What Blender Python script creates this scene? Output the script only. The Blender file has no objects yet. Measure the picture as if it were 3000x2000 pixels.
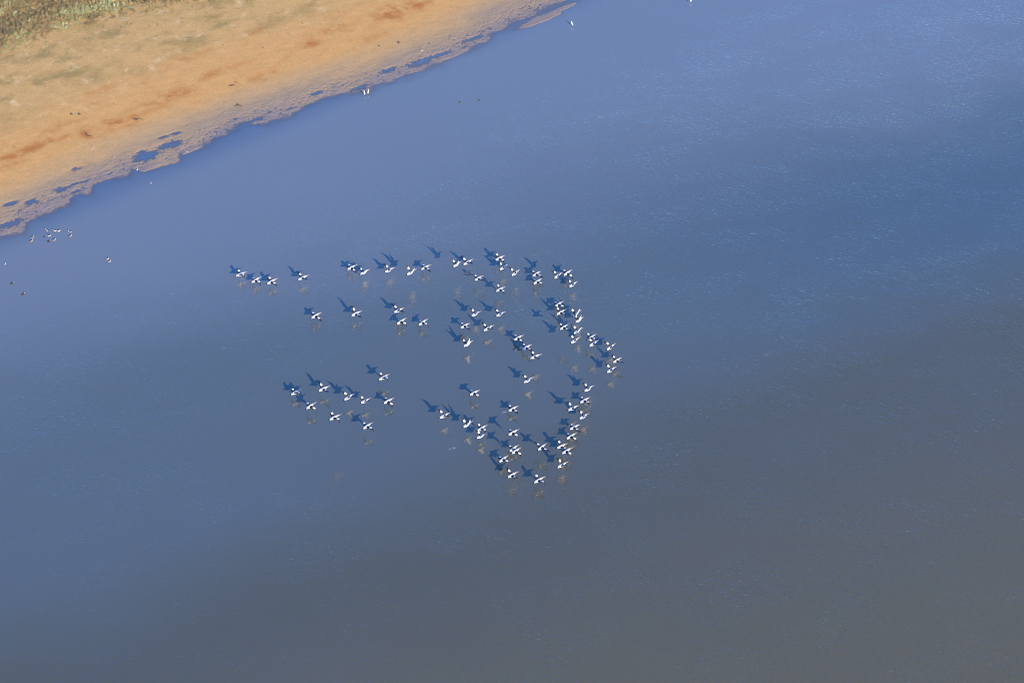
import bpy, bmesh, math, random
import numpy as np
from mathutils import Vector, Matrix

random.seed(7)
rng = np.random.default_rng(11)
scene = bpy.context.scene
C = scene.collection

# ------------------------------------------------------------------ camera
DEPR = math.radians(38.0)          # looking down from a small aircraft
HFOV = math.radians(26.0)
CAM_H = 181.6
cam = bpy.data.cameras.new('camera')
cam.sensor_width = 36.0
cam.angle = HFOV
cam.clip_start = 1.0
cam.clip_end = 12000.0
cam_ob = bpy.data.objects.new('camera', cam)
cam_ob.location = (0, 0, CAM_H)
cam_ob.rotation_euler = (math.pi / 2 - DEPR, 0, 0)
C.objects.link(cam_ob)
scene.camera = cam_ob

# ------------------------------------------------------------------ sky + sun
TO_SUN = Vector((1.26, -2.39, 1.0)).normalized()
SUN_EL = math.asin(TO_SUN.z)
SUN_AZ = math.atan2(TO_SUN.x, TO_SUN.y)
world = bpy.data.worlds.new('World')
scene.world = world
world.use_nodes = True
wn = world.node_tree
wn.nodes.clear()
sky = wn.nodes.new('ShaderNodeTexSky')
sky.sky_type = 'NISHITA'
sky.sun_disc = False
sky.sun_elevation = SUN_EL
sky.sun_rotation = SUN_AZ
sky.altitude = 200
sky.air_density = 1.0
sky.dust_density = 0.0
sky.ozone_density = 10.0
bg = wn.nodes.new('ShaderNodeBackground')
bg.inputs['Strength'].default_value = 0.15
wo = wn.nodes.new('ShaderNodeOutputWorld')
wn.links.new(sky.outputs[0], bg.inputs[0])
wn.links.new(bg.outputs[0], wo.inputs[0])

sl = bpy.data.lights.new('sun', 'SUN')
sl.energy = 3.0
sl.angle = math.radians(0.5)
sl.color = (1.0, 0.86, 0.66)
sun_ob = bpy.data.objects.new('sun', sl)
sun_ob.rotation_euler = TO_SUN.to_track_quat('Z', 'Y').to_euler()
sun_ob.location = (0, 0, 300)
C.objects.link(sun_ob)

scene.view_settings.view_transform = 'Standard'
scene.view_settings.look = 'None'
scene.view_settings.exposure = 1.4
scene.view_settings.gamma = 1.0
scene.view_settings.use_curve_mapping = False
scene.cycles.filter_width = 1.1        # a crisp lens

# ------------------------------------------------------------------ surveying helpers
FPX = 1500.0 / math.tan(HFOV / 2)
CD, SD = math.cos(DEPR), math.sin(DEPR)

def spot(px, py, z=0.0):
    """world point at height z where the photograph shows (px, py), photo 3000 x 2000"""
    a, b = (px - 1500.0) / FPX, (1000.0 - py) / FPX
    d = Vector((a, CD + b * SD, -SD + b * CD))
    k = (z - CAM_H) / d.z
    return Vector((d.x * k, d.y * k, z))

def px_per_m(px, py):
    p = spot(px, py)
    depth = p.y * CD + CAM_H * SD
    return FPX / depth

def tag(o, label=None, cat=None, group=None, kind=None):
    if label: o['label'] = label
    if cat: o['category'] = cat
    if group: o['group'] = group
    if kind: o['kind'] = kind
    return o

# ------------------------------------------------------------------ value noise for the ground's real relief
_perm = rng.random((256, 256))
def vnoise(x, y, seed=0):
    x = np.asarray(x) + seed * 17.31; y = np.asarray(y) + seed * 9.77
    xi = np.floor(x).astype(int); yi = np.floor(y).astype(int)
    fx = x - xi; fy = y - yi
    fx = fx * fx * (3 - 2 * fx); fy = fy * fy * (3 - 2 * fy)
    g = lambda a, b: _perm[(a) % 256, (b) % 256]
    return (g(xi, yi) * (1 - fx) * (1 - fy) + g(xi + 1, yi) * fx * (1 - fy)
            + g(xi, yi + 1) * (1 - fx) * fy + g(xi + 1, yi + 1) * fx * fy) * 2 - 1
def fbm(x, y, seed=0, octv=4, gain=0.55):
    s = 0; a = 1; n = 0
    for o in range(octv):
        s = s + a * vnoise(x, y, seed + o * 3); n += a
        x = x * 2.03; y = y * 2.03; a *= gain
    return s / n

# ------------------------------------------------------------------ node helpers
def new_mat(name):
    m = bpy.data.materials.new(name); m.use_nodes = True
    nt = m.node_tree; nt.nodes.clear()
    out = nt.nodes.new('ShaderNodeOutputMaterial')
    b = nt.nodes.new('ShaderNodeBsdfPrincipled')
    nt.links.new(b.outputs[0], out.inputs[0])
    return m, nt, b
def N(nt, typ, **kw):
    n = nt.nodes.new(typ)
    for k, v in kw.items(): setattr(n, k, v)
    return n
def math_n(nt, op, a, b=None, c=None, clamp=False):
    n = nt.nodes.new('ShaderNodeMath'); n.operation = op; n.use_clamp = clamp
    for i, v in enumerate((a, b, c)):
        if v is None: continue
        if isinstance(v, (int, float)): n.inputs[i].default_value = v
        else: nt.links.new(v, n.inputs[i])
    return n.outputs[0]
def mix_c(nt, f, a, b, mode='MIX'):
    n = nt.nodes.new('ShaderNodeMix'); n.data_type = 'RGBA'; n.blend_type = mode
    for sock, v in ((n.inputs[0], f), (n.inputs[6], a), (n.inputs[7], b)):
        if isinstance(v, (int, float)): sock.default_value = v
        elif isinstance(v, tuple): sock.default_value = (*v, 1.0) if len(v) == 3 else v
        else: nt.links.new(v, sock)
    return n.outputs[2]
def ramp(nt, f, lo, hi, smooth=True):
    n = nt.nodes.new('ShaderNodeMapRange')
    n.interpolation_type = 'SMOOTHSTEP' if smooth else 'LINEAR'
    n.inputs[1].default_value = lo; n.inputs[2].default_value = hi
    n.inputs[3].default_value = 0; n.inputs[4].default_value = 1
    nt.links.new(f, n.inputs[0]); return n.outputs[0]
def noise(nt, vec, scale, detail=3, rough=0.55, dist=0.0):
    n = nt.nodes.new('ShaderNodeTexNoise')
    n.inputs['Scale'].default_value = scale; n.inputs['Detail'].default_value = detail
    n.inputs['Roughness'].default_value = rough; n.inputs['Distortion'].default_value = dist
    nt.links.new(vec, n.inputs['Vector']); return n.outputs[0]
def mapping(nt, vec, rotz=0.0, scale=(1, 1, 1), loc=(0, 0, 0)):
    n = nt.nodes.new('ShaderNodeMapping')
    n.inputs['Rotation'].default_value = (0, 0, rotz)
    nt.links.new(vec, n.inputs['Vector'])
    k = nt.nodes.new('ShaderNodeMapping')
    k.inputs['Scale'].default_value = scale; k.inputs['Location'].default_value = loc
    nt.links.new(n.outputs[0], k.inputs['Vector']); return k.outputs[0]

# ------------------------------------------------------------------ the shore line
SHORE = [(-900, 1015), (-420, 850), (-150, 745), (0, 687), (33, 687), (62, 678), (70, 656), (84, 638), (120, 630), (166, 607),
         (200, 592), (214, 567), (255, 566), (268, 541), (319, 523), (372, 514), (380, 490), (413, 497),
         (470, 484), (518, 470), (528, 448), (582, 428), (650, 394), (708, 357), (765, 362), (842, 337),
         (900, 305), (938, 287), (1007, 273), (1072, 268), (1091, 249), (1168, 226), (1283, 187), (1317, 164),
         (1359, 149), (1424, 119), (1448, 92), (1500, 66), (1560, 46), (1610, 18), (1660, -2), (1722, -22),
         (1900, -90), (2300, -230), (2900, -430)]
SP = [spot(*p) for p in SHORE]
A0, A1 = spot(0, 687), spot(1660, -2)
ES = (A1 - A0).normalized()
ET = Vector((-ES.y, ES.x, 0))       # inland
SHORE_S = np.array([(p - A0).dot(ES) for p in SP])
SHORE_T = np.array([(p - A0).dot(ET) for p in SP])
order = np.argsort(SHORE_S); SHORE_S = SHORE_S[order]; SHORE_T = SHORE_T[order]
def t0_raw(s): return np.interp(s, SHORE_S, SHORE_T)
def t0_smooth(s):
    return sum(w * t0_raw(np.asarray(s, float) + d) for d, w in ((-16, .1), (-11, .14), (-6, .17), (0, .18), (6, .17), (11, .14), (16, .1)))
def off(s, tp):
    """t of the water's edge, easing into a smooth line further up the beach"""
    f = np.clip((np.asarray(tp, float) + 0.5) / 11.0, 0, 1); f = f * f * (3 - 2 * f)
    a = t0_raw(s); return a + (t0_smooth(s) - a) * f
def st_of(px, py):
    p = spot(px, py) - A0
    s = p.dot(ES); ta = p.dot(ET); tp = ta - float(t0_raw(s))
    for _ in range(12): tp = .5 * tp + .5 * (ta - float(off(s, tp)))
    return s, tp

# pools left on the flat, (photo px, py, half-length m, half-width m, depth)
POOLS = [(428, 457, 1.7, 1.0, .16), (500, 423, 1.8, .8, .15), (513, 391, .9, .4, .12), (477, 402, .8, .3, .12),
         (413, 445, .7, .25, .1), (32, 596, 1.2, .5, .13), (90, 593, 1.0, .6, .13), (176, 557, 1.0, .6, .11),
         (227, 559, .9, .4, .11), (245, 531, 1.2, .3, .11), (213, 540, .9, .25, .1), (223, 494, 1.2, .6, .07),
         (30, 655, 1.8, .6, .12), (305, 535, 1.2, .25, .07),
         (1233, 182, 1.8, .8, .12), (1287, 160, 2.2, .45, .12), (1140, 205, 1.6, .5, .1), (1050, 258, 1.3, .5, .11),
         (745, 352, 1.6, .5, .1), (850, 318, 1.4, .3, .06), (930, 272, 1.6, .4, .1), (1390, 112, 2.0, .5, .11)]
SPITS = [(1585, 58, 4.6, .95, .10), (1655, 22, 2.6, .5, .07), (1330, 160, 2.0, .5, .05), (560, 441, 1.4, .3, .05), (445, 489, 1.6, .4, .05), (1465, 82, 1.0, .3, .06)]

def land_height(s, tp):
    """height of the ground tp metres inland of the water's edge"""
    tp = np.asarray(tp, float); s = np.asarray(s, float); ta = tp + off(s, tp)
    warp = 0.9 * fbm(s * .5, ta * .7, 1, 4)
    q = tp + warp
    rise = np.where(q < 0, 0.06 * q, 0.031 * (1 - np.exp(-np.clip(q, 0, None) / 0.9)))
    rise = rise + np.clip(q - 6.5, 0, 30) * 0.022 + np.clip(q - 36, 0, None) * 0.006
    band = np.exp(-((q - 3.0) / 3.2) ** 2)
    n = .42 * fbm(s * .40, ta * .95, 5, 3, .6) + .85 * fbm(s * 1.9, ta * 3.3, 6, 3, .95)
    n2 = fbm(s * 3.1, ta * 4.6, 15, 2, .8)
    z = rise + (0.085 * n + 0.075 * np.clip(n2, -1, 1) * np.exp(-((q - 1.2) / 2.0) ** 2) - 0.004) * band
    z = z + np.clip(q - 12, 0, 25) / 25 * 0.05 * fbm(s * .11, ta * .13, 9, 3)
    rag = 1 + .6 * fbm(s * 1.2, ta * 2.0, 21, 3); rag2 = 1 + .45 * fbm(s * .9, ta * 2.0, 25, 3)
    for (px, py, L, W, dep) in POOLS:
        ps, pt = st_of(px, py)
        u = (s - ps) / L; v = (ta - pt - float(off(ps, pt)) + .10 * (s - ps)) / W
        r = u * u + v * v
        z = z - dep * np.exp(-r * 1.1) * rag
    for (px, py, L, W, up) in SPITS:
        ps, pt = st_of(px, py)
        ru = (s - ps) / L; rv = (ta - pt - float(off(ps, pt))) / W
        g = np.exp(-(ru * ru + rv * rv) ** 1.5) * rag2
        z = np.where(g > .02, np.minimum(z + (up + .12 + 0.06 * np.clip(-tp, 0, 4)) * g, np.maximum(z, .035 + .07 * n)), z)
    return z

def axis(pieces):
    out = []
    for a, b, step in pieces:
        out += list(np.arange(a, b - 1e-6, step))
    out.append(pieces[-1][1]); return np.array(out)

s_ax = axis([(-2600, -300, 230), (-300, -30, 6), (-30, 160, .17), (160, 420, 6), (420, 3200, 250)])
t_ax = axis([(-60, -14, 6), (-14, -5, 1), (-5, 12, .14), (12, 70, .45), (70, 90, 1.5), (90, 300, 10), (300, 3300, 250)])
S, T = np.meshgrid(s_ax, t_ax, indexing='ij')
Z = land_height(S, T)
T0 = off(S, T)
X = A0.x + S * ES.x + (T + T0) * ET.x
Y = A0.y + S * ES.y + (T + T0) * ET.y
ns, nt_ = S.shape
verts = np.stack([X, Y, Z], -1).reshape(-1, 3)
ii, jj = np.meshgrid(np.arange(ns - 1), np.arange(nt_ - 1), indexing='ij')
v00 = (ii * nt_ + jj).ravel()
faces = np.stack([v00, v00 + nt_, v00 + nt_ + 1, v00 + 1], -1)
gm = bpy.data.meshes.new('ground')
gm.vertices.add(len(verts)); gm.vertices.foreach_set('co', verts.ravel())
gm.loops.add(faces.size); gm.loops.foreach_set('vertex_index', faces.ravel())
gm.polygons.add(len(faces)); gm.polygons.foreach_set('loop_start', np.arange(0, faces.size, 4))
gm.polygons.foreach_set('use_smooth', np.ones(len(faces), bool))
gm.update(calc_edges=True)
at = gm.attributes.new('shore', 'FLOAT_VECTOR', 'POINT')
at.data.foreach_set('vector', np.stack([S, T + T0, T], -1).reshape(-1).astype(np.float32))
RUSTS = [(1160, 38, 4.6, 1.5, 1.0), (1215, 22, 3.0, .9, .9), (965, 95, 4.5, .8, .6), (905, 138, 3.0, .8, .8), (1090, 110, 2.6, .8, .6), (500, 285, 3.6, 1.0, 1.0), (620, 225, 3.2, .7, .6),
         (745, 100, 3.5, .6, .6), (770, 225, 2.4, .9, .6), (700, 195, 3.5, .6, .45), (370, 352, 5.0, .55, 1.0), (60, 452, 5.0, .7, 1.0), (110, 432, 3.0, .6, .9), (28, 490, 2.4, .5, .9), (185, 408, 1.6, .5, .8),
         (248, 395, .9, 1.2, .9), (300, 365, 3.0, .4, .6), (165, 380, 3.6, .6, .55), (290, 270, 3.0, .8, .45), (560, 175, 4.5, .7, .4), (345, 380, 3.0, .4, .6), (430, 310, 3.4, .5, .6)]
rust = np.zeros_like(S)
for (px, py, L, Wd, amt) in RUSTS:
    ps, pt = st_of(px, py)
    u = (S - ps) / L; v = (T + T0 - pt - float(off(ps, pt))) / (Wd * 1.35)
    rust = np.maximum(rust, amt * np.exp(-(u * u + v * v)))
ra = gm.attributes.new('rust', 'FLOAT', 'POINT'); ra.data.foreach_set('value', rust.ravel().astype(np.float32))
ground = bpy.data.objects.new('ground', gm); C.objects.link(ground)
tag(ground, kind='structure')

# ---- ground material
m, nt, b = new_mat('lake_shore_sand')
att = N(nt, 'ShaderNodeAttribute', attribute_name='shore')
sep = N(nt, 'ShaderNodeSeparateXYZ'); nt.links.new(att.outputs['Vector'], sep.inputs[0])
sv, ta_, tv = sep.outputs
flat = N(nt, 'ShaderNodeCombineXYZ'); nt.links.new(sv, flat.inputs[0]); nt.links.new(ta_, flat.inputs[1]); vec = flat.outputs[0]
streak = mapping(nt, vec, rotz=-0.10, scale=(.05, .13, 1))
n_big = noise(nt, streak, 1.0, 5, .62, .0)
n_str = noise(nt, mapping(nt, vec, rotz=-0.1, scale=(.13, .16, 1), loc=(5, 3, 0)), 1.0, 6, .68, .0)
n_mid = noise(nt, mapping(nt, vec, rotz=-0.1, scale=(.34, .36, 1), loc=(1, 7, 0)), 1.0, 6, .70, .0)
n_fine = noise(nt, mapping(nt, vec, scale=(2.2, 3.2, 1)), 1.0, 4, .75)
n_gr = noise(nt, mapping(nt, vec, scale=(4.5, 5.5, 1)), 1.0, 3, .8)
tw = math_n(nt, 'ADD', tv, math_n(nt, 'MULTIPLY', math_n(nt, 'SUBTRACT', n_big, .5), 9.0))
MUD = (.37, .240, .130); TAN = (.50, .290, .118); ORANGE = (.60, .305, .090); RUST = (.44, .150, .026); DRY = (.54, .310, .100); PALE = (.72, .49, .235); OLIVE = (.31, .200, .055)
tw = math_n(nt, 'ADD', tv, math_n(nt, 'MULTIPLY', math_n(nt, 'SUBTRACT', n_big, .5), 9.0))
WETMUD_SHEEN = (.28, .200, .150)  # damp mud, with some bluish sky reflection mixed into its colour
fl = math_n(nt, 'ADD', tw, math_n(nt, 'MULTIPLY', math_n(nt, 'SUBTRACT', n_fine, .5), 5.0))
col = mix_c(nt, ramp(nt, fl, .2, 3.2), WETMUD_SHEEN, MUD)
col = mix_c(nt, ramp(nt, tw, 3.5, 8.5), col, TAN)
col = mix_c(nt, ramp(nt, tw, 7.0, 12.5), col, ORANGE)
col = mix_c(nt, ramp(nt, tw, 17, 30), col, DRY)
# rusty iron-stained drifts in the orange belt
belt = math_n(nt, 'MULTIPLY', ramp(nt, tw, 7.5, 11), math_n(nt, 'SUBTRACT', 1.0, ramp(nt, tw, 18, 27)))
ru = N(nt, 'ShaderNodeAttribute', attribute_name='rust').outputs['Fac']
ru = math_n(nt, 'MULTIPLY', ru, math_n(nt, 'ADD', .10, math_n(nt, 'MULTIPLY', ramp(nt, n_mid, .36, .60), 1.15)))
ru = math_n(nt, 'ADD', ru, math_n(nt, 'MULTIPLY', belt, math_n(nt, 'MULTIPLY', ramp(nt, n_mid, .52, .72), .40)), clamp=True)
col = mix_c(nt, math_n(nt, 'MULTIPLY', ru, .95), col, RUST)
# olive algae crust and pale salt further up
up = ramp(nt, tw, 18, 30)
col = mix_c(nt, math_n(nt, 'MULTIPLY', up, math_n(nt, 'MULTIPLY', ramp(nt, n_str, .46, .64), .85)), col, OLIVE)
col = mix_c(nt, math_n(nt, 'MULTIPLY', ramp(nt, tw, 14, 26), math_n(nt, 'MULTIPLY', ramp(nt, n_mid, .46, .30), .65)), col, PALE)
# grain
g1 = math_n(nt, 'ADD', .75, math_n(nt, 'MULTIPLY', n_fine, .50))
g2 = math_n(nt, 'ADD', .52, math_n(nt, 'MULTIPLY', n_gr, .96))
gg = math_n(nt, 'MULTIPLY', math_n(nt, 'MULTIPLY', g1, g2), math_n(nt, 'ADD', .78, math_n(nt, 'MULTIPLY', noise(nt, mapping(nt, vec, rotz=.2, scale=(.5, .75, 1), loc=(2, 5, 0)), 1.0, 4, .7), .44)))
cc = N(nt, 'ShaderNodeCombineXYZ')
for i in range(3): nt.links.new(gg, cc.inputs[i])
col = mix_c(nt, 1.0, col, cc.outputs[0], 'MULTIPLY')
nt.links.new(col, b.inputs['Base Color'])
wet = math_n(nt, 'SUBTRACT', 1.0, ramp(nt, tw, 2.0, 9.0))
nt.links.new(math_n(nt, 'SUBTRACT', .95, math_n(nt, 'MULTIPLY', wet, .38)), b.inputs['Roughness'])
bp = N(nt, 'ShaderNodeBump'); bp.inputs['Distance'].default_value = .05; bp.inputs['Strength'].default_value = .35
nt.links.new(math_n(nt, 'ADD', n_fine, math_n(nt, 'MULTIPLY', n_gr, .25)), bp.inputs['Height'])
nt.links.new(bp.outputs[0], b.inputs['Normal'])
ground.data.materials.append(m)

# ------------------------------------------------------------------ water: one sheet out to the horizon
keep_t = np.where(t_ax <= 30)[0]
t_w = np.concatenate([[-6000, -2500, -1000, -400, -150], t_ax[keep_t]])
Sw, Tw = np.meshgrid(s_ax, t_w, indexing='ij')
Dw = np.concatenate([np.full((ns, 5), 5.0), -Z[:, keep_t]], 1)
T0w = off(Sw, Tw)
wv_ = np.stack([A0.x + Sw * ES.x + (Tw + T0w) * ET.x, A0.y + Sw * ES.y + (Tw + T0w) * ET.y, np.zeros_like(Sw)], -1).reshape(-1, 3)
nw = Sw.shape[1]
ii, jj = np.meshgrid(np.arange(ns - 1), np.arange(nw - 1), indexing='ij')
v00 = (ii * nw + jj).ravel()
wf = np.stack([v00, v00 + nw, v00 + nw + 1, v00 + 1], -1)
wm = bpy.data.meshes.new('water')
wm.vertices.add(len(wv_)); wm.vertices.foreach_set('co', wv_.ravel())
wm.loops.add(wf.size); wm.loops.foreach_set('vertex_index', wf.ravel())
wm.polygons.add(len(wf)); wm.polygons.foreach_set('loop_start', np.arange(0, wf.size, 4))
wm.update(calc_edges=True)
if wm.polygons[0].normal.z < 0: wm.flip_normals()
da = wm.attributes.new('depth', 'FLOAT', 'POINT'); da.data.foreach_set('value', Dw.ravel().astype(np.float32))
water = bpy.data.objects.new('water', wm); C.objects.link(water); tag(water, kind='structure')
m, nt, b = new_mat('turbid_lake_water')
tc = N(nt, 'ShaderNodeTexCoord'); P = tc.outputs['Object']
def dot(vx, vy, off=0.0):
    n = N(nt, 'ShaderNodeVectorMath', operation='DOT_PRODUCT'); nt.links.new(P, n.inputs[0]); n.inputs[1].default_value = (vx, vy, 0)
    return math_n(nt, 'ADD', n.outputs['Value'], off)
off_s = -(A0.x * -ET.x + A0.y * -ET.y)
dist = dot(-ET.x, -ET.y, off_s)                     # metres out from the shore
ANG = math.atan2(-.40, 1.0)                         # wave crests run this way
WV = lambda sx, sy, loc=(0, 0, 0): mapping(nt, P, rotz=-ANG, scale=(sx, sy, 1), loc=loc)
patch = noise(nt, mapping(nt, P, rotz=-.25, scale=(.010, .022, 1), loc=(3, 1, 0)), 1.0, 3, .5, .6)
patch2 = noise(nt, mapping(nt, P, rotz=.3, scale=(.022, .03, 1), loc=(9, 4, 0)), 1.0, 2, .5, .3)
def ridge(n, width, power):            # thin wave crests along the noise's zero lines
    r = math_n(nt, 'SUBTRACT', 1.0, math_n(nt, 'MULTIPLY', math_n(nt, 'ABSOLUTE', math_n(nt, 'SUBTRACT', n, .5)), 1.0 / width), clamp=True)
    return math_n(nt, 'POWER', r, power)
w1 = ridge(noise(nt, WV(.55, 1.65), 1.0, 2, .5, .25), .16, 1.6)
w2 = ridge(noise(nt, WV(1.0, 3.0, (4, 2, 0)), 1.0, 2, .5, .25), .16, 1.4)
w3 = noise(nt, mapping(nt, P, rotz=-ANG + .3, scale=(.16, .45, 1), loc=(2, 8, 0)), 1.0, 2, .5, .3)
w4 = noise(nt, mapping(nt, P, rotz=-ANG - .12, scale=(1.1, 3.2, 1)), 1.0, 3, .6, .0)
gust = noise(nt, mapping(nt, P, rotz=-.2, scale=(.09, .16, 1), loc=(7, 3, 0)), 1.0, 3, .55, .4)
hgt = math_n(nt, 'ADD', math_n(nt, 'MULTIPLY', w1, .0098), math_n(nt, 'MULTIPLY', w2, .0078))
hgt = math_n(nt, 'MULTIPLY', hgt, math_n(nt, 'ADD', .70, math_n(nt, 'MULTIPLY', ramp(nt, gust, .32, .68), .55)))
wind = math_n(nt, 'MULTIPLY', ramp(nt, dist, 0, 34), math_n(nt, 'ADD', .72, math_n(nt, 'MULTIPLY', patch2, .6)))
wind = math_n(nt, 'ADD', wind, .10)
# a lull in the breeze where the water lies smoother
lc = spot(1290, 1230)
lu = math_n(nt, 'DIVIDE', dot(math.cos(.25), math.sin(.25), -(lc.x * math.cos(.25) + lc.y * math.sin(.25))), 30.0)
lv = math_n(nt, 'DIVIDE', dot(-math.sin(.25), math.cos(.25), lc.x * math.sin(.25) - lc.y * math.cos(.25)), 15.0)
lr = math_n(nt, 'ADD', math_n(nt, 'MULTIPLY', lu, lu), math_n(nt, 'MULTIPLY', lv, lv))
lr = math_n(nt, 'ADD', lr, math_n(nt, 'MULTIPLY', math_n(nt, 'SUBTRACT', patch2, .5), 1.2))
wind = math_n(nt, 'MULTIPLY', wind, math_n(nt, 'ADD', .26, math_n(nt, 'MULTIPLY', ramp(nt, lr, .15, 1.5), .74)))
hgt = math_n(nt, 'ADD', hgt, math_n(nt, 'MULTIPLY', w4, .0125))
hgt = math_n(nt, 'ADD', hgt, math_n(nt, 'MULTIPLY', w3, .026))
bp = N(nt, 'ShaderNodeBump'); bp.inputs['Distance'].default_value = 1.0; bp.inputs['Strength'].default_value = 1.0
nt.links.new(math_n(nt, 'MULTIPLY', hgt, wind), bp.inputs['Height']); nt.links.new(bp.outputs[0], b.inputs['Normal'])
# silt tint plus painted distance haze and sky sheen: clear, pale clay-blue, then brown
CLEAR = (.096, .118, .155); CLAY_HAZE = (.162, .167, .168); MIDLAKE = (.096, .104, .088); SILT = (.089, .077, .036); BROWN = (.118, .091, .030); STEEL = (.056, .082, .090)
bands = math_n(nt, 'ADD', dist, dot(0, -.45, 112.5))
bands = math_n(nt, 'ADD', bands, math_n(nt, 'MULTIPLY', math_n(nt, 'SUBTRACT', patch, .5), 70.0))
col = mix_c(nt, ramp(nt, bands, 0, 68), CLAY_HAZE, MIDLAKE)
col = mix_c(nt, ramp(nt, bands, 78, 122), col, SILT)
col = mix_c(nt, ramp(nt, bands, 116, 178), col, BROWN)
steel = math_n(nt, 'MULTIPLY', math_n(nt, 'MULTIPLY', ramp(nt, bands, 32, 66), math_n(nt, 'SUBTRACT', 1.0, ramp(nt, bands, 66, 118))), ramp(nt, dot(1, .3), 70, 150))
col = mix_c(nt, math_n(nt, 'MULTIPLY', steel, .62), col, STEEL)
near = math_n(nt, 'ADD', ramp(nt, dist, -2, 6), math_n(nt, 'MULTIPLY', math_n(nt, 'SUBTRACT', patch2, .5), .3), clamp=True)
col = mix_c(nt, near, CLEAR, col)
nt.links.new(col, b.inputs['Base Color'])
b.inputs['IOR'].default_value = 1.60
b.inputs['Specular IOR Level'].default_value = 1.0
# the film of water at the very edge lets the mud show through
dep = N(nt, 'ShaderNodeAttribute', attribute_name='depth').outputs['Fac']
clear = math_n(nt, 'POWER', 2.718, math_n(nt, 'MULTIPLY', math_n(nt, 'MAXIMUM', dep, 0.0), -26.0))
nt.links.new(math_n(nt, 'SUBTRACT', 1.0, math_n(nt, 'MULTIPLY', clear, .92), clamp=True), b.inputs['Alpha'])
b.inputs['Roughness'].default_value = .03
water.data.materials.append(m)

# ------------------------------------------------------------------ low saltbush scrub on the bank
def scrub():
    base = st_of(0, 150); edge2 = st_of(560, 0)
    vs, fs, cols = [], [], []
    n = 0
    def edge(s):            # how far inland the scrub starts, read from the photograph
        return np.interp(s, [st_of(-600, 330)[0], base[0], st_of(230, 65)[0], edge2[0], st_of(900, -110)[0], 400], [base[1], base[1], st_of(230, 70)[1], edge2[1], st_of(900, -110)[1], 45])
    M = 110000
    near = rng.random(M) < .8
    cs = np.where(near, rng.normal(28, 50, M), rng.uniform(-140, 260, M))
    ce = edge(cs)
    ct = ce - 2.5 + np.where(near, rng.exponential(13.0, M), rng.uniform(0, 70, M))
    fringe = near & (rng.random(M) < .22)
    ct = np.where(fringe, ce + 1.0 - rng.exponential(3.5, M), ct)
    dens = .5 + .9 * fbm(cs * .13, ct * .3, 31, 3)
    cinto = np.clip((ct - ce + 2.5) / 5, 0, 1)
    keep = np.where(np.where(fringe, rng.random(M) < .35 * (dens + .1), rng.random(M) < (.15 + cinto) * (dens + .25)))[0][:32000]
    cz_ = land_height(cs, ct); ct0 = off(cs, ct)
    cv = fbm(cs * .25, ct * .5, 41, 2) + rng.normal(0, .22, M)
    for k_ in keep:
        s, t, into, z, v = (float(a[k_]) for a in (cs, ct, cinto, cz_, cv))
        p = A0 + ES * s + ET * (t + float(ct0[k_]))
        r = (random.uniform(.16, .46) if random.random() < .9 else random.uniform(.4, .7)) * (.55 + .45 * into); h = r * random.uniform(.6, 1.2)
        if fringe[k_]:
            r *= .62; v = -.1 + .5 * v
        if v > .22: c = (.37, .36, .175)
        elif v > .02: c = (.25, .21, .085)
        elif v > -.22: c = (.36, .27, .13)
        else: c = (.21, .165, .08)
        k = random.uniform(.7, 1.25); c = tuple(x * k for x in c)
        for q in range(7):                           # short leafy sprigs round the crown
            a = random.uniform(0, 6.283); rr = r * math.sqrt(random.random())
            cx, cy, cz = p.x + rr * math.cos(a), p.y + rr * math.sin(a), z + h * (1 - (rr / r) ** 2) * random.uniform(.2, 1)
            L = r * random.uniform(.35, .7); b2 = random.uniform(0, 6.283); wv = L * .45
            dx, dy = math.cos(b2), math.sin(b2)
            i0 = len(vs)
            vs += [(cx - dy * wv, cy + dx * wv, cz - .05), (cx + dy * wv, cy - dx * wv, cz - .05), (cx + dx * L * .7, cy + dy * L * .7, cz + L * .75), (cx - dx * L * .2, cy - dy * L * .2, cz + L * .5)]
            fs += [(i0, i0 + 1, i0 + 2), (i0, i0 + 2, i0 + 3)]
            cols += [c] * 4
    me = bpy.data.meshes.new('low_scrub'); me.from_pydata(vs, [], fs)
    ca = me.attributes.new('leaf', 'FLOAT_COLOR', 'POINT')
    ca.data.foreach_set('color', np.array([(*c, 1) for c in cols], np.float32).ravel())
    m, nt, b = new_mat('saltbush_leaf')
    a = N(nt, 'ShaderNodeAttribute', attribute_name='leaf')
    nt.links.new(a.outputs['Color'], b.inputs['Base Color']); b.inputs['Roughness'].default_value = .8
    me.materials.append(m)
    o = bpy.data.objects.new('low_scrub', me); C.objects.link(o); tag(o, kind='stuff')
scrub()

# ------------------------------------------------------------------ bird materials
def feather(name, c, rough=.75, var=.12):
    m, nt, b = new_mat(name)
    tc = N(nt, 'ShaderNodeTexCoord')
    n = noise(nt, mapping(nt, tc.outputs['Object'], scale=(6, 22, 6)), 1.0, 3, .6)
    lo = tuple(x * (1 - var) for x in c); hi = tuple(min(1, x * (1 + var)) for x in c)
    nt.links.new(mix_c(nt, n, lo, hi), b.inputs['Base Color'])
    b.inputs['Roughness'].default_value = rough
    return m
M_WHITE = feather('white_plumage', (.74, .68, .655), var=.05)
M_BLACK = feather('black_plumage', (.009, .008, .010), .55, .3)
M_GREY = feather('grey_plumage_and_sheen', (.48, .47, .45))
M_CREAM = feather('cream_nape', (.56, .51, .43), var=.08)
M_BILL = feather('pink_bill', (.60, .40, .34), .5, .06)
M_TAN = feather('tan_plumage', (.40, .27, .15))
M_DARK = feather('dark_brown_plumage', (.035, .028, .024), .7, .3)
M_LEG = feather('dark_leg', (.07, .06, .06), .6)
M_YEL = feather('yellow_bill', (.65, .45, .12), .5)

# ------------------------------------------------------------------ pelican
NSEG = 12
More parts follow.
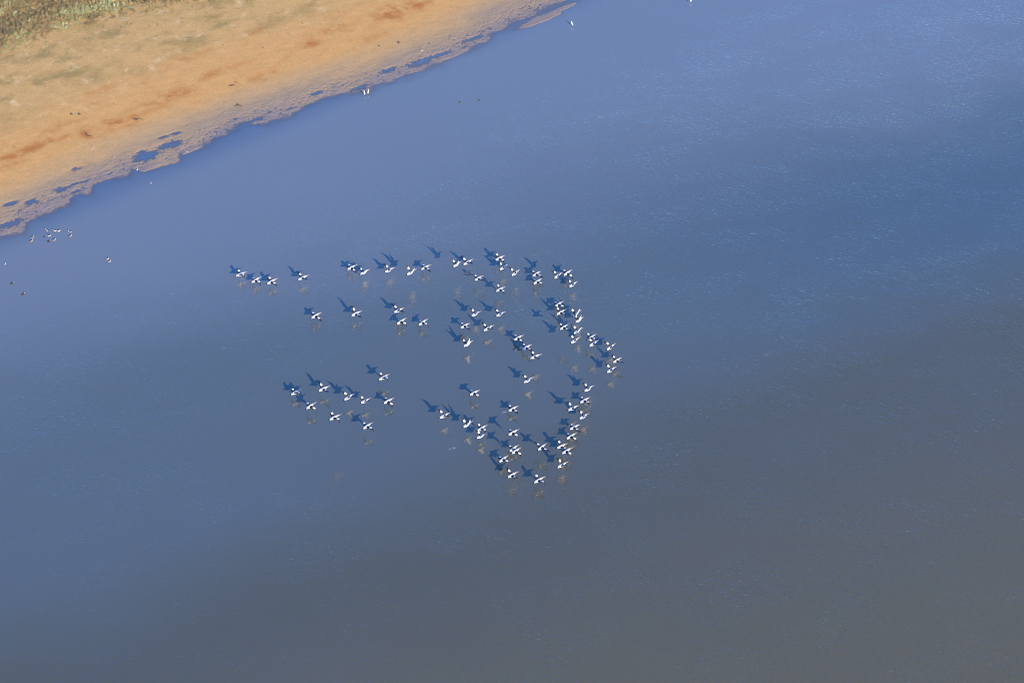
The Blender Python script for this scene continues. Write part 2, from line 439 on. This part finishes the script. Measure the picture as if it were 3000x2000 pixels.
# x, z, half-width, half-height  (tail -> face); flying with the neck folded back on the breast
BODY = [(-.80, .020, .060, .010), (-.70, .020, .105, .018), (-.58, .012, .100, .042), (-.46, .002, .115, .080), (-.34, -.005, .145, .115),
        (-.24, -.008, .165, .140), (-.12, -.010, .178, .155), (.00, -.008, .180, .160), (.12, .000, .165, .155), (.21, .012, .142, .142),
        (.29, .030, .112, .128), (.36, .052, .088, .110), (.43, .072, .072, .090), (.50, .085, .066, .076), (.56, .090, .060, .064), (.61, .088, .044, .046)]
SHIFT = -.12; FAT = 1.14
WI = (5, 9)                      # wing root spans these rings
def wing_sections(side, a1, a2, sw1, sw2, flex):
    """12-point sections root -> tip for one wing. side +1 left, -1 right; angles in degrees above the horizontal"""
    U = [.06, .28, .52, .76, .93]
    inner, outer = .52, .60 * flex
    st = []
    pos = Vector((BODY[7][0] + SHIFT + .14, side * .135, .045))       # leading edge at the shoulder
    n_in, n_out = 5, 7
    chords_in = [.40, .41, .42, .41, .38]
    chords_out = [.35, .32, .29, .25, .20, .15, .09]
    a1r, a2r, s1, s2 = map(math.radians, (a1, a2, sw1, sw2))
    for i in range(n_in + n_out):
        if i < n_in:
            f = i / (n_in - 1); el = a1r * (0.75 + .25 * f) if i else a1r; sw = s1; step = inner / n_in; ch = chords_in[i]
        else:
            f = (i - n_in + 1) / n_out; w = min(1, f * 2.2); el = a1r * (1 - w) + a2r * w; sw = s1 * (1 - w) + s2 * w; step = outer / n_out; ch = chords_out[i - n_in]
        d = Vector((math.sin(sw), side * math.cos(sw) * math.cos(el), math.cos(sw) * math.sin(el)))
        pos = pos + d * step
        chord = Vector((-1, 0, 0)) * math.cos(math.radians(4)) + Vector((0, 0, -1)) * math.sin(math.radians(4))
        if i >= n_in:                                     # primaries splay back and outwards
            chord = (chord + d * .45 * f).normalized()
        nrm = Vector((0, -side * math.sin(el), math.cos(el)))
        th = .030 * ch / .4 + .006
        te = pos + chord * ch
        pts = []
        camber = lambda u: .05 * ch * math.sin(math.pi * u)
        for u in U:
            pts.append(te + (pos - te) * u + nrm * (camber(u) - th * (.25 + .35 * math.sin(math.pi * u))))
        pts.append(pos + nrm * camber(1))
        for u in reversed(U):
            pts.append(te + (pos - te) * u + nrm * (camber(u) + th * (.25 + .75 * math.sin(math.pi * u))))
        pts.append(te)
        st.append((pts, d, nrm))
    return st
def pelican_mesh(name, L, R):
    """L, R = (a1, a2, sweep1, sweep2, flex) of the left and right wing"""
    bm = bmesh.new()
    rings = []
    for (x, z, ry, rz) in BODY:
        rings.append([bm.verts.new((x + SHIFT, ry * FAT * math.cos(j * 2 * math.pi / NSEG), z + rz * FAT * math.sin(j * 2 * math.pi / NSEG))) for j in range(NSEG)])
    def face(vs, mi):
        f = bm.faces.new(vs); f.material_index = mi; f.smooth = True; return f
    nr = len(rings)
    for i in range(nr - 1):
        for j in range(NSEG):
            if WI[0] <= i < WI[1] and j in (11, 0, 5, 6): continue
            mi = 0
            if i <= 1: mi = 1 if i == 0 or j in (1, 2, 3, 4) else 0
            elif j in (1, 4) and 5 <= i < 8: mi = 1               # dark scapular V along the back
            elif i >= 10 and j in (1, 2, 3, 4): mi = 2             # cream nape
            face((rings[i][j], rings[i][(j + 1) % NSEG], rings[i + 1][(j + 1) % NSEG], rings[i + 1][j]), mi)
    face(rings[0], 1); face(rings[-1], 0)
    for side, prm in ((1, L), (-1, R)):
        lo, mid, hi = (11, 0, 1) if side > 0 else (7, 6, 5)
        loop = [rings[i][lo] for i in range(WI[0], WI[1] + 1)] + [rings[WI[1]][mid]] + [rings[i][hi] for i in range(WI[1], WI[0] - 1, -1)] + [rings[WI[0]][mid]]
        secs = wing_sections(side, *prm)
        ns_ = len(secs)
        for k, (pts, d, nrm) in enumerate(secs):
            cur = [bm.verts.new(p) for p in pts]
            for e in range(12):
                up = 5 <= e <= 10
                if up:
                    mi = 0 if (3 <= k <= 6 and e in (5, 6, 7)) or (k in (4, 5) and e == 8) else 1
                else:
                    mi = 0 if (k <= 7 and e in (2, 3, 4)) or (k <= 6 and e == 1) or (k <= 4 and e == 0) else 3 if (8 <= k <= 10 and e in (2, 3, 4)) else 1  # grey outer underwing: sunlit gloss of the dark primaries painted in
                face((loop[e], loop[(e + 1) % 12], cur[(e + 1) % 12], cur[e]), mi)
            loop = cur
        face(loop, 1)
        # separated primary feathers at the wing tip
        tip, d, nrm = secs[-1]
        for q in range(4):
            root = tip[5].lerp(tip[11], q / 3.0)
            dirv = (d + Vector((-.22 - .22 * q, 0, 0))).normalized()
            wv = Vector((.020, 0, 0)); Lf = .17 - .03 * q
            a, b_, c, e_ = root + wv, root - wv, root + dirv * Lf - wv * .5, root + dirv * Lf + wv * .5
            vv = [bm.verts.new(p + nrm * s_) for s_ in (.004, -.004) for p in (a, b_, c, e_)]
            face(vv[:4], 1); face(vv[4:][::-1], 1)
            for w in range(4): face((vv[w], vv[4 + w], vv[4 + (w + 1) % 4], vv[(w + 1) % 4]), 1)
    bmesh.ops.recalc_face_normals(bm, faces=bm.faces)
    me = bpy.data.meshes.new(name); bm.to_mesh(me); bm.free()
    for mm in (M_WHITE, M_BLACK, M_CREAM, M_GREY): me.materials.append(mm)
    return me
def bill_mesh():
    bm = bmesh.new(); rings = []
    prof = [(.585, .086, .040, .034, .060), (.68, .080, .034, .020, .066), (.80, .072, .028, .013, .058), (.92, .064, .026, .010, .036), (1.01, .056, .022, .009, .016), (1.05, .048, .008, .006, .012)]
    for (x, z, w, hu, hd) in prof:
        rings.append([bm.verts.new((x + SHIFT, w * math.cos(a), z + (hu if math.sin(a) > 0 else hd) * math.sin(a))) for a in [k * math.pi / 4 for k in range(8)]])
    for i in range(len(rings) - 1):
        for j in range(8):
            f = bm.faces.new((rings[i][j], rings[i][(j + 1) % 8], rings[i + 1][(j + 1) % 8], rings[i + 1][j])); f.smooth = True
    bm.faces.new(rings[0]); bm.faces.new(rings[-1])
    bmesh.ops.recalc_face_normals(bm, faces=bm.faces)
    me = bpy.data.meshes.new('bill'); bm.to_mesh(me); bm.free(); me.materials.append(M_BILL); return me
BILL = bill_mesh()
#            left wing                     right wing
POSES = {
    'L': ((8, 0, 8, -8, 1.0),      (10, 4, 8, -6, 1.0)),       # gliding, level
    'M': ((26, 26, 4, -20, .92),   (24, 10, 8, -4, .85)),       # half raised
    'U': ((46, 18, 2, -40, .80),   (46, 40, 10, -6, .8)),       # raised, wrist flexed
    'V': ((50, 50, 0, -30, .92), (72, 80, 12, 4, .92)),       # raised high, spread
    'G': ((2, -32, 10, -6, .95),   (4, -28, 10, -16, .95)),     # cupped glide
    'D': ((-6, -62, 12, -6, .9),   (-2, -66, 12, -8, .9)),      # tips drooped on the downstroke
    'F': ((34, -52, 12, -20, .8),  (22, -66, 14, -10, .8)),     # wrists high, hands hanging
}

# photo x, y; half the gap between bird and mirror image (px); wing pose; slope of the body in the photo (deg); label
BIRDS = [
 (706, 803, 13, 'F', 20, "pelican with hanging hand wings at the far left end of the flock's top line"),
 (750, 820, 13, 'D', 28, "pelican with drooped wingtips, second from the left end of the top line"),
 (797, 824, 15, 'F', 24, "pelican with one wrist held high, third from the left end of the top line"),
 (888, 813, 15.5, 'M', 22, "lone pelican with one wing raised, fourth from the left in the top line"),
 (926, 924, 15.5, 'G', 27, "pelican on cupped wings, leftmost of the flock's middle row"),
 (1031, 783, 13.5, 'G', 25, "pelican on bent wings just behind a raised-wing neighbour in the top line"),
 (1068, 797, 14.5, 'U', 27, "pelican with raised wing, lower bird of the first close pair in the top line"),
 (1141, 791, 15.5, 'U', 22, "pelican with raised wing, flying between two separate dark shadows in the top line"),
 (1205, 797, 34, 'V', 31, "high pelican with wings swept up, well clear of its shadow, middle of the top line"),
 (1247, 783, 16, 'G', 23, "pelican on cupped wings beside the swept-up one, a shadow at its wingtip, top line"),
 (1044, 918, 16, 'M', 24, "pelican with half raised wings, second from the left in the middle row"),
 (1168, 909, 17.5, 'M', 25, "pelican with half raised wings above two drooping ones in the middle row"),
 (1176, 941, 15, 'D', 27, "pelican with drooped wingtips just below the half raised one in the middle row"),
 (1239, 944, 14.5, 'D', 29, "pelican with drooped wingtips ending the left half of the middle row"),
 (1339, 774, 37, 'V', 31, "high pelican with spread raised wings, left of a close neighbour at the top edge"),
 (1371, 768, 14, 'M', 25, "pelican with half raised wings just right of the high spread one at the top edge"),
 (1402, 815, 19.5, 'L', 28, "pelican gliding on level wings, alone below the top line"),
 (1464, 756, 16, 'F', 25, "topmost pelican of the whole flock, one wrist held high"),
 (1475, 783, 18, 'U', 32, "pelican with raised wing directly below the topmost bird, over a long joined shadow"),
 (1510, 799, 23, 'V', 32, "large pelican with both wings thrown up, nose to the sky, right of the topmost bird"),
 (1466, 847, 19.5, 'F', 25, "pelican with hanging hand wings, alone between the top line and the middle row"),
 (1572, 802, 13, 'G', 28, "pelican on cupped wings against the largest merged shadow near the top right"),
 (1575, 824, 15, 'D', 28, "pelican with drooped wingtips directly under the cupped one, over its own reflection"),
 (1635, 807, 43, 'U', 31, "high pelican whose bill meets the tail of the next bird at the top right"),
 (1663, 799, 17, 'D', 31, "pelican with drooped wingtips at the bill of the high one, top right"),
 (1679, 833, 15.5, 'U', 29, "pelican with raised flexed wing below the touching pair, top right end of the top line"),
 (1637, 891, 14, 'D', 30, "pelican with drooped wingtips, top of the column down the flock's right side"),
 (1644, 914, 17, 'M', 25, "pelican with half raised wings right below the column's top bird"),
 (1689, 918, 17, 'V', 31, "pelican with wings swept high, upper of two white-backed birds at the column's right"),
 (1697, 937, 18, 'V', 30, "pelican with wings swept high, lower of two white-backed birds at the column's right"),
 (1652, 958, 47, 'L', 30, "high pelican gliding on level wings, its bill pointing at a larger raised-wing bird"),
 (1693, 969, 23, 'V', 31, "large pelican with wings thrown up, right beside the level gliding one"),
 (1685, 997, 38, 'U', 27, "pelican with raised flexed wing in a dark shadow, the lowest of the right column's stack"),
 (1732, 988, 24, 'F', 25, "pelican partly covered by the raised wing of the bird below it, right flank"),
 (1739, 1006, 35, 'U', 28, "pelican whose raised wing overlaps the bird above it, right flank"),
 (1790, 1016, 18, 'U', 30, "pelican with raised wing and full white flank, upper of the three rightmost birds"),
 (1808, 1055, 18, 'M', 28, "rightmost pelican of the whole flock, wings half raised"),
 (1791, 1083, 18.5, 'U', 28, "pelican with long raised wing, lowest of the three rightmost birds"),
 (1569, 1044, 29, 'M', 19, "pelican flying flattest to the water line, alone in the flock's open middle"),
 (1394, 919, 20, 'U', 26, "pelican with raised wing in the centre of the flock, left of its near twin"),
 (1466, 920, 20, 'U', 27, "pelican with raised wing in the centre of the flock, right of its near twin"),
 (1362, 954, 18, 'G', 25, "pelican on cupped wings beside a detached round shadow in the flock's centre"),
 (1431, 961, 19, 'M', 25, "pelican with spread half raised wing under the two central twins"),
 (1371, 1007, 18.5, 'V', 29, "pelican with wings thrown up, lowest bird of the flock's central group"),
 (1519, 989, 15, 'G', 24, "pelican on cupped wings, first of three stepping down to the right in the centre"),
 (1543, 1017, 14, 'D', 27, "pelican with drooped wingtips, second of three stepping down to the right in the centre"),
 (866, 1149, 15.5, 'F', 28, "pelican with one wrist held high, leftmost of the lower left group"),
 (911, 1188, 22, 'D', 29, "pelican with drooped wingtips, second from the left in the lower left group"),
 (949, 1138, 17.5, 'M', 23, "pelican trailing a long thin shadow, wings half raised, lower left group"),
 (981, 1222, 84, 'F', 24, "highest flying pelican, no shadow or reflection near it, lower left group"),
 (1022, 1163, 21, 'U', 29, "pelican with raised flexed wing, left one of a neat pair, lower left group"),
 (1070, 1174, 19, 'U', 26, "pelican with raised flexed wing, right one of a neat pair, lower left group"),
 (1124, 1105, 22, 'F', 27, "pelican flying alone above the lower left group, one wrist held high"),
 (1138, 1174, 16.5, 'D', 27, "pelican with drooped wingtips at the right end of the lower left group"),
 (1077, 1247, 23, 'G', 31, "lowest pelican of the lower left group, on cupped wings"),
 (1390, 1150, 19, 'D', 25, "pelican with drooped wingtips alone above the lower V's left arm"),
 (1548, 1113, 18.5, 'U', 25, "pelican with raised flexed wing beside a pale reflection, alone above the lower V"),
 (1302, 1217, 20, 'U', 25, "pelican leading the left arm of the lower V, wing raised over a pointed shadow"),
 (1370, 1243, 20, 'V', 31, "pelican with wings swept high, second down the left arm of the lower V"),
 (1412, 1254, 22, 'F', 26, "upper pelican of the overlapping pair on the left arm of the lower V"),
 (1410, 1277, 18, 'U', 24, "lower pelican of the overlapping pair on the left arm of the lower V"),
 (1503, 1197, 13, 'G', 24, "pelican skimming so low that a wingtip streaks the water, inside the lower V"),
 (1504, 1266, 36, 'D', 23, "pelican with drooped wings and no shadow beside it, centre of the lower V"),
 (1588, 1309, 25.5, 'L', 33, "pelican gliding on level outstretched wings inside the lower V"),
 (1505, 1313, 13.5, 'G', 28, "nearer pelican of the doubled pair low in the lower V, on cupped wings"),
 (1512, 1320, 43, 'D', 28, "pelican half hidden by its twin low in the lower V"),
 (1475, 1344, 16, 'D', 32, "pelican with drooped wingtips near the point of the lower V, left side"),
 (1502, 1390, 21, 'M', 25, "pelican with low raised wing close to the point of the lower V"),
 (1580, 1405, 18, 'F', 24, "lowest pelican of the whole flock, at the point of the lower V"),
 (1725, 1138, 19, 'U', 27, "pelican with raised flexed wing, topmost of the lower V's right arm"),
 (1713, 1172, 14, 'G', 25, "pelican on cupped wings, its bill over a tan reflection, second down the right arm"),
 (1679, 1195, 22, 'U', 23, "pelican with raised flexed wing furthest inside the lower V's right arm"),
 (1711, 1219, 17, 'U', 26, "pelican with raised wing, fourth down the lower V's right arm, above a cupped one"),
 (1683, 1251, 16, 'G', 23, "pelican on cupped wings between two tan reflections on the lower V's right arm"),
 (1674, 1277, 15, 'D', 25, "pelican with drooped wingtips just above the crowded end of the right arm"),
 (1646, 1306, 18.5, 'F', 23, "small looking pelican with one wrist high, upper left of the crowded right arm end"),
 (1661, 1320, 20.5, 'D', 24, "pelican with drooped dark wingtip in the middle of the crowded right arm end"),
 (1648, 1361, 17.5, 'U', 23, "pelican with raised wing at the bottom end of the lower V's right arm"),
]
def place_pelican(i, px, py, hc, pose, slope, label):
    loc_d = spot(px, py); r = math.hypot(loc_d.x, loc_d.y)
    h = hc / (px_per_m(px, py) * r / math.hypot(r, CAM_H))
    p = spot(px, py, h)
    jit = lambda q: (q[0] + rng.normal(0, 6), q[1] + rng.normal(0, 9), q[2] + rng.normal(0, 4), q[3] + rng.normal(0, 6), q[4] * (1 + rng.normal(0, .04)))
    o = bpy.data.objects.new('pelican', pelican_mesh('pelican', *map(jit, POSES[pose]))); C.objects.link(o)
    head = math.atan2(math.tan(math.radians(slope)), SD)
    o.rotation_euler = (math.radians(rng.normal(0, 4)), math.radians(rng.normal(-2, 2)), head)
    o.location = p
    k = 1.0 + float(np.clip(rng.normal(0, .03), -.06, .06)); o.scale = (k, k, k)
    tag(o, label, 'pelican', 'pelicans flying low over the lake')
    bl = bpy.data.objects.new('bill', BILL); C.objects.link(bl); bl.parent = o
for i, row in enumerate(BIRDS): place_pelican(i, *row)

# ------------------------------------------------------------------ small water birds
def loft(bm, prof, n, mat_of, cap=True):
    rings = []
    for (x, y, z, w, h) in prof:
        rings.append([bm.verts.new((x, y + w * math.cos(2 * math.pi * k / n), z + h * math.sin(2 * math.pi * k / n))) for k in range(n)])
    for i in range(len(rings) - 1):
        for j in range(n):
            f = bm.faces.new((rings[i][j], rings[i][(j + 1) % n], rings[i + 1][(j + 1) % n], rings[i + 1][j])); f.smooth = True
            f.material_index = mat_of(i, j)
    for rg, i in ((rings[0], 0), (rings[-1], len(rings) - 2)):
        f = bm.faces.new(rg); f.material_index = mat_of(i, 0)
def finish(bm, name, mats):
    bmesh.ops.recalc_face_normals(bm, faces=bm.faces)
    me = bpy.data.meshes.new(name); bm.to_mesh(me); bm.free()
    for mm in mats: me.materials.append(mm)
    return me
def duck_mesh(back, flank, head):
    bm = bmesh.new()
    body = [(-.34, 0, .10, .02, .012), (-.26, 0, .085, .075, .05), (-.14, 0, .07, .125, .10), (.02, 0, .07, .140, .115), (.15, 0, .075, .115, .11), (.23, 0, .10, .07, .09)]
    loft(bm, body, 10, lambda i, j: 0 if (1 <= j <= 3 or i < 1) else 1)
    neck = [(.17, 0, .13, .05, .05), (.215, 0, .20, .042, .036), (.235, 0, .25, .045, .045), (.29, 0, .27, .044, .046), (.33, 0, .255, .026, .024), (.39, 0, .24, .018, .008)]
    loft(bm, neck, 8, lambda i, j: 2 if i < 4 else 0)
    return finish(bm, 'duck', (back, flank, head))
DUCK = {'tan': duck_mesh(M_DARK, M_TAN, M_WHITE), 'pale': duck_mesh(M_DARK, M_CREAM, M_CREAM), 'dark': duck_mesh(M_DARK, M_DARK, M_CREAM), 'white': duck_mesh(M_GREY, M_WHITE, M_WHITE), 'buff': duck_mesh(M_TAN, M_TAN, M_CREAM)}
def duck(px, py, kind, face, label, group, k=1.0, name='duck', cat='duck', z=-.02):
    o = bpy.data.objects.new(name, DUCK[kind]); C.objects.link(o)
    o.location = spot(px, py + 3, z); o.rotation_euler = (0, 0, math.radians(face)); o.scale = (k, k, k)
    tag(o, label, cat, group)
G1 = 'ducks resting on the water off the left shore'
for row in [
 (138, 672, 'pale', 160, "pale bellied duck at the top left of the duck group off the mud point"),
 (162, 673, 'pale', 200, "pale duck, left one of the close pair at the top of the duck group"),
 (172, 674, 'pale', 20, "dark backed duck, right one of the close pair at the top of the duck group"),
 (206, 677, 'tan', 190, "white fronted duck, upper of the two ducks furthest out from the mud point"),
 (206, 689, 'tan', 30, "tan duck below the white fronted one, furthest out from the mud point"),
 (144, 688, 'pale', 15, "pale duck in the middle of the duck group, dark back towards the shore"),
 (131, 691, 'dark', 10, "smallest dark duck beside the pale one in the middle of the group"),
 (95, 693, 'tan', 15, "tan duck nearest the mud point, upper of two"),
 (91, 704, 'tan', 20, "tan duck nearest the mud point, lower of two, with dark shadow"),
 (158, 701, 'tan', 15, "largest tan duck, lowest of the middle of the duck group"),
 (144, 705, 'dark', 5, "brown duck just behind the largest tan one"),
]:
    duck(row[0], row[1], row[2], row[3], row[4], G1, k=.68 if 'smallest' in row[4] else .84)
duck(315, 756, 'pale', 30, "white bird with dark back, upper of the pair afloat off the duck group", 'pale birds afloat in pairs', k=.72)
duck(321, 763, 'pale', 25, "white bird with dark back, lower of the pair afloat off the duck group", 'pale birds afloat in pairs', k=.72)
duck(36, 828, 'dark', 10, "dark duck with white face and breast afloat at the photo's left edge", 'ducks alone at the left edge', k=.85)
duck(68, 860, 'dark', 25, "dark reddish duck afloat alone, lowest bird at the left edge", 'ducks alone at the left edge', k=.85)
duck(1345, 297, 'dark', 200, "small dark duck afloat off the beach, nearer the shore of two", 'two dark ducks off the beach', k=.8)
duck(1402, 291, 'dark', 190, "small dark duck afloat off the beach, further out of two", 'two dark ducks off the beach', k=.8)
GG = 'small gulls at the water'
def gull(px, py, face, label, k=.8, z=0.0, kind='white'):
    s, t = st_of(px, py); zz = max(z, float(land_height(np.array([s]), np.array([t]))[0])) if t > -1.5 else -.01
    duck(px, py, kind, face, label, GG, k * .66, 'gull', 'gull', zz)
gull(442, 534, 80, "white gull afloat just off the dappled mud bank")
gull(402, 495, 60, "white gull at the very edge of the mud bank, beside a blue inlet")
gull(548, 443, 40, "small white gull at the tip of the mud bank beyond the pools", .6)
gull(1236, 146, 50, "white gull standing on the wet sand with a short dark shadow", .75)
gull(334, 458, 30, "tan tinted gull standing on wet sand between the dry beach and the pools", .9, kind='buff')
gull(271, 431, 30, "pale gull on the damp sand, closest to the orange beach", .9, kind='buff')
gull(15, 771, 80, "white gull afloat at the photo's left edge, below the ducks", .8)

# ------------------------------------------------------------------ white wading birds
def wader_mesh():
    bm = bmesh.new()
    loft(bm, [(-.34, 0, .30, .02, .015), (-.24, 0, .36, .08, .06), (-.10, 0, .44, .125, .11), (.04, 0, .53, .13, .13), (.14, 0, .62, .09, .11), (.17, 0, .73, .05, .06),
              (.14, 0, .84, .038, .038), (.17, 0, .92, .048, .042), (.23, 0, .93, .045, .04), (.27, 0, .92, .02, .02)], 10, lambda i, j: 0)
    return finish(bm, 'wader', (M_WHITE,))
def rod_mesh(name, a, b_, r, mat, flat=1.0):
    bm = bmesh.new(); a, b_ = Vector(a), Vector(b_); d = (b_ - a).normalized()
    u = d.orthogonal().normalized(); v = d.cross(u); rg = []
    for p, rr in ((a, r), (a.lerp(b_, .5), r * .85), (b_, r * .7)):
        rg.append([bm.verts.new(p + (u * math.cos(k * math.pi / 3) + v * flat * math.sin(k * math.pi / 3)) * rr) for k in range(6)])
    for i in range(2):
        for j in range(6): bm.faces.new((rg[i][j], rg[i][(j + 1) % 6], rg[i + 1][(j + 1) % 6], rg[i + 1][j]))
    bm.faces.new(rg[0]); bm.faces.new(rg[2])
    return finish(bm, name, (mat,))
WADER = wader_mesh()
WLEG = [rod_mesh('leg', (-.03, y, .40), (0, y, -.08), .016, M_LEG) for y in (-.045, .045)]
WBILL = rod_mesh('bill', (.26, 0, .92), (.43, 0, .86), .02, M_YEL)
for px, py, face, label in [
 (1068, 274, 100, "tall white wading bird at the shore's edge, left one of two"),
 (1079, 271, 80, "tall white wading bird at the shore's edge, right one of two"),
 (1676, 72, 120, "tall white wading bird standing alone off the sand spit"),
 (2024, 3, 60, "white wading bird cut by the photo's top edge, far out from the shore")]:
    o = bpy.data.objects.new('wading_bird', WADER); C.objects.link(o)
    o.location = spot(px, py + 5, 0); o.rotation_euler = (0, 0, math.radians(face))
    o.scale = (.85, .85, .85); tag(o, label, 'wading bird', 'white wading birds in the shallows')
    for me in WLEG:
        c = bpy.data.objects.new('leg', me); C.objects.link(c); c.parent = o
    c = bpy.data.objects.new('bill', WBILL); C.objects.link(c); c.parent = o

# ------------------------------------------------------------------ bits on the beach
m, nt, b = new_mat('weathered_wood')
tc = N(nt, 'ShaderNodeTexCoord')
nt.links.new(mix_c(nt, noise(nt, mapping(nt, tc.outputs['Object'], scale=(4, 20, 20)), 1.0, 3), (.05, .035, .022), (.14, .10, .07)), b.inputs['Base Color']); b.inputs['Roughness'].default_value = .9
M_WOOD = m
m, nt, b = new_mat('dark_stone')
tc = N(nt, 'ShaderNodeTexCoord')
nt.links.new(mix_c(nt, noise(nt, tc.outputs['Object'], 5.0, 4), (.05, .04, .035), (.13, .10, .08)), b.inputs['Base Color']); b.inputs['Roughness'].default_value = .9
M_STONE = m
def on_land(px, py):
    s, t = st_of(px, py); z = float(land_height(np.array([s]), np.array([t]))[0])
    return spot(px, py, z)
def driftwood(px, py, parts, label):
    """parts: list of 3-D polylines with radii, branches of one piece of wood"""
    bm = bmesh.new()
    for line in parts:
        rg = []
        for i, (x, y, z, r) in enumerate(line):
            p = Vector((x, y, z)); q = Vector(line[min(i + 1, len(line) - 1)][:3]); q0 = Vector(line[max(i - 1, 0)][:3])
            d = (q - q0).normalized(); u = d.orthogonal().normalized(); v = d.cross(u)
            rg.append([bm.verts.new(p + (u * math.cos(k * math.pi / 3) + v * math.sin(k * math.pi / 3)) * r) for k in range(6)])
        for i in range(len(rg) - 1):
            for j in range(6): bm.faces.new((rg[i][j], rg[i][(j + 1) % 6], rg[i + 1][(j + 1) % 6], rg[i + 1][j]))
        bm.faces.new(rg[0]); bm.faces.new(rg[-1])
    o = bpy.data.objects.new('driftwood', finish(bm, 'driftwood', (M_WOOD,))); C.objects.link(o)
    o.location = on_land(px, py); tag(o, label, 'driftwood', 'driftwood pieces on the beach')
driftwood(257, 399, [[(0, 0, -.1, .10), (-.03, .05, .2, .085), (-.08, .1, .5, .04)], [(0, 0, .02, .06), (.35, -.05, .08, .05), (.75, -.12, .04, .025)]], "upright dark stump with a branch lying out on the beach, left part")
driftwood(398, 351, [[(-.5, .1, .04, .05), (0, 0, .08, .07), (.35, -.25, .06, .04)], [(0, .1, .05, .04), (.5, .15, .1, .05), (1.2, -.05, .05, .02)], [(.1, .1, .05, .03), (-.1, .35, .12, .02)]], "forked dark branch on a rust coloured sand ridge")
driftwood(679, 252, [[(-.45, -.1, .03, .05), (0, 0, .08, .09), (.45, .25, .05, .03)]], "short thick brown log on the rusty sand, right of the forked branch")
driftwood(691, 242, [[(-.35, .2, .03, .03), (.05, .0, .05, .035), (.45, -.25, .03, .02)]], "thin straight stick just above the short log")
driftwood(699, 310, [[(-.25, -.05, .04, .09), (0, .08, .16, .1), (.28, -.05, .05, .08)], [(-.2, 0, .03, .05), (-.6, -.12, .03, .03)], [(.2, 0, .03, .05), (.6, -.18, .04, .03)]], "grey tangle of roots on wet sand below the short log")
def stone(px, py, r, label):
    bm = bmesh.new(); bmesh.ops.create_icosphere(bm, subdivisions=2, radius=r)
    sd = px * .37
    for v in bm.verts:
        n = v.co.normalized(); k = 1 + .28 * math.sin(n.x * 4.1 + sd) * math.cos(n.y * 3.3 + sd * 1.7) + .15 * math.sin(n.z * 5 + sd)
        v.co = Vector((v.co.x * k * 1.25, v.co.y * k, v.co.z * k * .75))
    for f in bm.faces: f.smooth = True
    o = bpy.data.objects.new('stone', finish(bm, 'stone', (M_STONE,))); C.objects.link(o)
    o.location = on_land(px, py) + Vector((0, 0, r * .25)); o.rotation_euler = (0, 0, sd); tag(o, label, 'stone', 'dark stones on the beach')
stone(210, 335, .17, "dark stone on the orange beach, left one of two above the stump")
stone(233, 335, .17, "dark stone on the orange beach, right one of two above the stump")
stone(1111, 135, .12, "small dark stone where the dry beach meets wet sand")
stone(1168, 126, .16, "dark stone on wet sand, closer to the white gull of two")
stone(1258, 129, .10, "tiny brown stone on wet sand up the beach from the white gull")

# ------------------------------------------------------------------ splashes drawn by wing tips
m, nt, b = new_mat('white_froth'); b.inputs['Base Color'].default_value = (.5, .52, .54, 1); b.inputs['Roughness'].default_value = .5
M_FROTH = m
def froth(name, a, b_, n, r, label):
    pa, pb = spot(*a), spot(*b_)
    bm = bmesh.new(); rr = random.Random(int(a[0]))
    for k in range(n):
        p = pa.lerp(pb, rr.random()) + Vector((rr.gauss(0, .05), rr.gauss(0, .08), rr.uniform(.0, .02)))
        mt = Matrix.Translation(p) @ Matrix.Diagonal((rr.uniform(1, 2.2), rr.uniform(.6, 1), .5, 1))
        bmesh.ops.create_icosphere(bm, subdivisions=1, radius=r * rr.uniform(.4, 1.2), matrix=mt)
    o = bpy.data.objects.new(name, finish(bm, name, (M_FROTH,))); C.objects.link(o); tag(o, label, 'splash', 'wing tip splashes'); o['kind'] = 'stuff'
froth('splash', (1314, 1316), (1336, 1310), 30, .024, "thin white splash streak left on open water inside the lower V")
froth('splash', (1472, 1208), (1489, 1203), 30, .022, "white splash streak drawn by the skimming pelican's wing tip")
